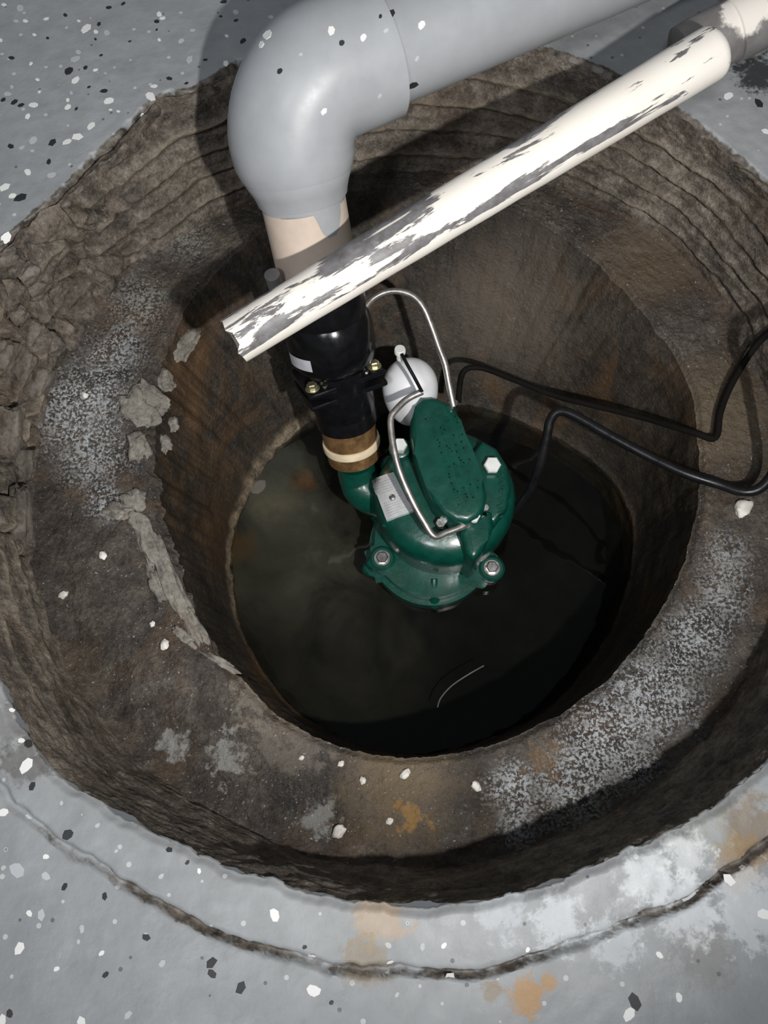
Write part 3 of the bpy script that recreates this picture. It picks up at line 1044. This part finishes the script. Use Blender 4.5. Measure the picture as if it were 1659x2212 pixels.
L_len = (SB - SA).length
cap_n = 6
for k in range(1, cap_n + 1):      # rounded far end
    a = k / cap_n * math.pi / 2
    pts.append(SB + sdir * (rst1 * .55 * math.sin(a))); rd.append(max(rst1 * math.cos(a), rst1 * .25))
rings = sweep(bm, pts, rd, 24, True, jit)
for k, v in enumerate(rings[0]):   # chipped near end
    v.co += sdir * (.003 * noise.noise(v.co * 220) + (.004 if 6 < k < 10 else 0))
sbody = new('pipe_body', bm, STICK, st, ang=50)
wa = sbody.data.attributes.new('worn', 'FLOAT', 'POINT')
off = Vector(sbody['org'])
vals = []
sx_ = sdir.cross(Vector((0, 0, 1))).normalized()
if proj(SA + sx_ * .01)[1] < proj(SA)[1]: sx_ = -sx_
for v in sbody.data.vertices:
    p = v.co + off
    t = (p - SA).dot(sdir) / L_len
    a2, b2, c2_ = proj(SA), proj(SB), proj(p)
    q = ((c2_[1] - a2[1]) * (b2[0] - a2[0]) - (c2_[0] - a2[0]) * (b2[1] - a2[1])) / math.hypot(b2[0] - a2[0], b2[1] - a2[1]) / 53     # -1 upper edge, +1 lower edge
    w = -.005
    w += .14 * sm(.17, .24, t) * sm(.46, .41, t) * sm(-.2, -.6, q)          # grey upper band
    w += .15 * sm(.30, .40, t) * sm(.85, .7, t) * math.exp(-((q - .58) / .14) ** 2)
    w += .12 * sm(.24, .30, t) * sm(.42, .36, t) * math.exp(-((q - .25) / .3) ** 2)
    w += .10 * sm(.55, .62, t) * sm(.72, .66, t) * sm(-.45, -.8, q)
    w += .10 * sm(.78, .84, t) * sm(.97, .93, t) * math.exp(-((q + .55) / .12) ** 2)
    w += .12 * sm(.01, .04, t) * sm(.18, .12, t) * math.exp(-((q - .15) / .2) ** 2)
    w -= .10 * sm(.42, .5, t) * math.exp(-((q - .05) / .4) ** 2)
    if q > .78: w -= .10
    w += .012 * sm(.3, .1, t)
    vals.append(w)
wa.data.foreach_set('value', vals)
# grey worn pipe behind its far end
wp = thing('worn_pipe', 'fat worn grey pipe with a white patch behind the top end of the cream pipe', 'pipe', (q0 + q1) / 2)
bm = bmesh.new()
dq = (q1 - q0).normalized()
rq = 62 * mpp(q0)
sweep(bm, [q0 - dq * .002, q0, q0 + dq * .012, q0 + dq * .0125, q1, q1 + dq * .2], [rq * .8, rq * .96, rq, rq * 1.0, rq * 1.0, rq], 40)
new('pipe_body', bm, WORN, wp)
bm = bmesh.new()
sweep(bm, [q0 + dq * .040, q0 + dq * .041, q0 + dq * .062, q0 + dq * .063], [rq, rq * 1.06, rq * 1.06, rq], 40)
new('collar', bm, WORN, wp)

# ------------------------------------------------------------------ chips, flakes, pebbles, rubble
tf = bvh(floor)
tp = bvh(elbow, hp, sock)
tl = bvh(ledge, wall_upper, wall_lower)
flake_mesh = {}


def flake_base(kind, mat):
    ms = []
    for s_ in range(4):
        bm = bmesh.new()
        n_ = random.choice((5, 6, 7))
        pts = []
        for k in range(n_):
            a = 2 * math.pi * k / n_
            r = U(.75, 1.1)
            pts.append((r * math.cos(a), r * math.sin(a) * .72))
        prism(bm, pts, -.25, .14, .05, 1)
        bmesh.ops.recalc_face_normals(bm, faces=bm.faces)
        me = bpy.data.meshes.new('paint_flake'); bm.to_mesh(me); bm.free(); me.materials.append(mat); ms.append(me)
    flake_mesh[kind] = ms


flake_base('w', FLAKEW); flake_base('b', FLAKEB); flake_base('g', FLAKEG)


def flake(tree, par, px, py, wpx, kind, ang=None):
    c, n = hit(tree, px, py)
    if n.z < 0: n = -n
    o = bpy.data.objects.new('paint_flake', random.choice(flake_mesh[kind]))
    COL.objects.link(o)
    r = wpx / 2 * 1.3 * mpp(c)
    a = ang if ang is not None else U(.1, .9)
    q = n.to_track_quat('Z', 'Y').to_matrix() @ Matrix.Rotation(a, 3, 'Z')
    sc = Matrix.Diagonal((r, r, max(.0012, r * .25)))
    o.parent = par
    off = Vector(par['org']) if 'org' in par.keys() else Vector()
    o.matrix_local = Matrix.Translation(c - off) @ (q @ sc).to_4x4()


K = .3617
W1 = [(950, 85, 40), (970, 108, 30), (515, 170, 60), (572, 190, 34), (150, 125, 34), (275, 113, 34), (25, 28, 34), (205, 207, 22), (185, 380, 26), (450, 478, 46), (570, 418, 26), (225, 475, 28),
      (235, 548, 24), (650, 603, 52), (900, 575, 60), (920, 515, 34), (405, 597, 28), (405, 640, 44), (200, 627, 46), (165, 693, 42), (545, 752, 48), (465, 815, 66), (400, 847, 46), (165, 1028, 42), (30, 1115, 66), (75, 1170, 40),
      (950, 237, 26), (1355, 215, 28), (1350, 380, 46), (35, 1420, 60), (705, 665, 24), (850, 690, 28), (470, 125, 20), (5, 240, 24), (660, 655, 18)]
G1 = [(120, 45, 46), (310, 1045, 46), (1080, 245, 34), (1410, 72, 38), (1620, 100, 30), (195, 840, 50), (130, 880, 34), (450, 350, 54), (1130, 355, 56), (45, 560, 40), (95, 125, 34), (425, 555, 28), (640, 195, 40), (470, 310, 34), (1150, 180, 30)]
B1 = [(650, 45, 32), (735, 22, 26), (390, 90, 28), (590, 145, 34), (935, 128, 30), (935, 178, 20), (1335, 10, 34), (1318, 98, 18), (1408, 122, 30), (1450, 245, 38), (285, 228, 20), (570, 235, 22), (775, 247, 18), (68, 345, 32), (605, 330, 24), (410, 425, 52),
      (510, 405, 28), (1010, 468, 38), (1115, 497, 26), (620, 543, 38), (85, 610, 42), (125, 628, 36), (530, 520, 24), (1225, 357, 28), (315, 850, 54), (65, 875, 44), (292, 965, 34), (120, 1180, 64), (20, 595, 30), (455, 650, 22), (820, 725, 34)]
FLK = [(x * K, y * K, w_ * K, 'w') for x, y, w_ in W1] + [(x * K, y * K, w_ * K, 'g') for x, y, w_ in G1] + [(x * K, y * K, w_ * K, 'b') for x, y, w_ in B1]
K2 = .422
FLK += [(x * K2, 1500 + y * K2, w_ * K2, k) for x, y, w_, k in [(60, 80, 30, 'w'), (110, 235, 34, 'w'), (135, 365, 66, 'w'), (15, 605, 46, 'w'), (145, 625, 36, 'g'), (235, 830, 32, 'w'), (85, 895, 72, 'g'), (235, 930, 44, 'g'), (150, 1120, 34, 'w'), (210, 1130, 54, 'g'), (100, 1300, 60, 'w'),
        (420, 1205, 32, 'g'), (400, 1265, 22, 'g'), (520, 1325, 26, 'w'), (290, 1405, 26, 'w'), (1020, 905, 28, 'w'), (1405, 1130, 54, 'w'), (1595, 1340, 40, 'w'), (1605, 1515, 60, 'w'), (500, 670, 24, 'g'), (595, 800, 20, 'g'), (315, 555, 20, 'g'), (825, 930, 28, 'g'), (655, 1640, 44, 'g'), (830, 1380, 34, 'g'), (8, 1672, 50, 'w'), (415, 1678, 60, 'w'),
        (345, 720, 52, 'b'), (165, 470, 40, 'b'), (330, 985, 34, 'b'), (535, 1035, 38, 'b'), (750, 1245, 44, 'b'), (540, 1435, 32, 'b'), (50, 1635, 36, 'b'), (1080, 1375, 60, 'b'), (1085, 1430, 44, 'b'), (1235, 1500, 62, 'b'), (865, 795, 34, 'b'), (155, 255, 50, 'b'), (1560, 1295, 22, 'b'), (960, 860, 26, 'b')]]
FLK += [(600 + x * K2, 1600 + y * K2, w_ * K2, k) for x, y, w_, k in [(185, 1280, 56, 'w'), (880, 1210, 52, 'w'), (575, 1135, 30, 'w'), (850, 1048, 28, 'w'), (565, 1045, 30, 'g'), (610, 1300, 28, 'g'), (740, 1055, 36, 'g'), (1280, 1070, 28, 'w'), (275, 1340, 22, 'b'), (140, 1055, 22, 'b')]]
K3 = .397
FLK += [(1000 + x * K3, 1600 + y * K3, w_ * K3, k) for x, y, w_, k in [(905, 1490, 62, 'w'), (1175, 1397, 40, 'w'), (1070, 1165, 34, 'w'), (1240, 840, 110, 'g'), (1445, 755, 70, 'w'), (1515, 690, 44, 'w'), (935, 1420, 76, 'b'), (1640, 945, 60, 'w')]]
FLK += [(1000 + x * K3, y * K3, w_ * K3, k) for x, y, w_, k in [(1445, 522, 48, 'w'), (1648, 715, 50, 'w'), (1610, 560, 50, 'b')]]
for (x, y, w_, k) in FLK:
    flake(tf, floor, x, y, w_, k)
for (x, y, w_, k) in [(577, 75, 26, 'w'), (564, 96, 20, 'w'), (716, 66, 20, 'w'), (785, 81, 14, 'w'), (834, 66, 12, 'g'), (911, 54, 16, 'w'), (901, 127, 12, 'g'), (820, 208, 10, 'g'), (700, 240, 16, 'w'), (847, 28, 18, 'b'), (822, 35, 10, 'b'), (738, 93, 12, 'b'), (604, 154, 12, 'b'), (893, 184, 20, 'b'), (650, 117, 8, 'g')]:
    flake(tp, elbow, x, y, w_, k)

PEB = [(733, 1795, 30, 'largest white pebble on the near ledge, straight below the pump'), (875, 1672, 22, 'grey white pebble on the brown near ledge just under the hole mouth'),
       (1028, 1698, 22, 'white pebble on the near ledge beside the frosted grit patch'), (784, 1686, 17, 'small cream pebble on the near ledge left of the grey white pebble'),
       (737, 1650, 14, 'tiny white pebble close to the near lip of the hole'), (842, 1773, 16, 'pale bluish pebble on the near ledge beside an orange stain'),
       (1602, 1100, 40, 'large white pebble on the right ledge below the power cord'), (652, 1637, 12, 'small white pebble on speckled grit left of the near ledge'),
       (224, 1200, 20, 'white pebble on the dark left ledge near the pale mortar'), (139, 1286, 20, 'whitish pebble on the far left ledge, below the others there'),
       (330, 1348, 13, 'bright pebble beside the pale mortar strip at the left'), (185, 855, 15, 'white pebble on the frosted grit of the left ledge'),
       (357, 1393, 22, 'dull cream pebble on the ledge below the mortar strip')]
for i, (x, y, w_, lab) in enumerate(PEB):
    c, n = hit(tl, x, y)
    r = w_ / 2 * mpp(c)
    bm = bmesh.new()
    a = U(0, 3)
    lump(bm, c + Vector((0, 0, r * .45)), Vector((math.cos(a), math.sin(a), 0)), Vector((-math.sin(a), math.cos(a), 0)), Vector((0, 0, 1)), r * 1.05, r * .82, r * .6, .35, 3, i + 2)
    o = new('pebble', bm, PEBBLE)
    tag(o, lab, 'pebble', 'pebbles scattered on the ledge')

# orange chip
c, n = hit(tl, 892, 1762)
# mortar and rubble pieces round the left lip of the hole
random.seed(21)
for i, (x, y, lx_, wd_, ang) in enumerate([(318, 1165, 120, 34, 68), (352, 1220, 150, 36, 66), (385, 1290, 150, 34, 60), (415, 1345, 110, 28, 55), (340, 1265, 90, 26, 62), (400, 1375, 60, 22, 40), (300, 1130, 60, 34, 50), (290, 1080, 56, 44, 30), (470, 1425, 90, 18, 28),
                                     (395, 745, 80, 50, -60), (352, 820, 60, 40, 50), (300, 880, 90, 60, 50), (325, 855, 90, 40, 40), (352, 958, 46, 28, 70), (372, 915, 34, 24, 60), (255, 1105, 60, 34, 20), (300, 965, 60, 40, 80)]):
    c, n = hit(tl, x, y)
    s_ = mpp(c)
    a = math.radians(-ang)
    X = Vector((math.cos(a), math.sin(a), 0)); Y = Vector((-math.sin(a), math.cos(a), 0))
    bm = bmesh.new()
    lump(bm, Vector((0, 0, 0)) + c, X, Y, Vector((0, 0, 1)), lx_ / 2 * s_, wd_ / 2 * s_, .0045 + .05 * wd_ * s_, .55, 4, i + 31, .35)
    new('mortar_lump', bm, MORTAR, ledge, ang=60)
for i, (x, y, lx_, wd_, ang) in enumerate([(70, 720, 58, 46, 60), (115, 745, 46, 40, 40), (45, 800, 100, 46, 65), (85, 830, 90, 40, 66), (12, 770, 70, 40, 70), (85, 620, 60, 30, 50), (110, 640, 70, 24, 52), (40, 680, 40, 34, 50), (20, 930, 110, 50, 80), (48, 1000, 66, 56, 85), (45, 1110, 120, 44, 88), (65, 590, 50, 34, 40), (20, 560, 60, 34, 20)]):
    c, n = hit(tl, x, y)
    s_ = mpp(c)
    d = ray_dir(x, y).normalized()
    a = math.radians(ang)
    X = (RC @ Vector((math.cos(a), math.sin(a), 0))).normalized(); Y = (RC @ Vector((-math.sin(a), math.cos(a), 0))).normalized()
    bm = bmesh.new()
    lump(bm, c, X, Y, X.cross(Y), lx_ / 2 * s_, wd_ / 2 * s_, .008, .3, 4, i + 61, .6)
    new('concrete_block', bm, CHUNK, wall_upper, ang=50)
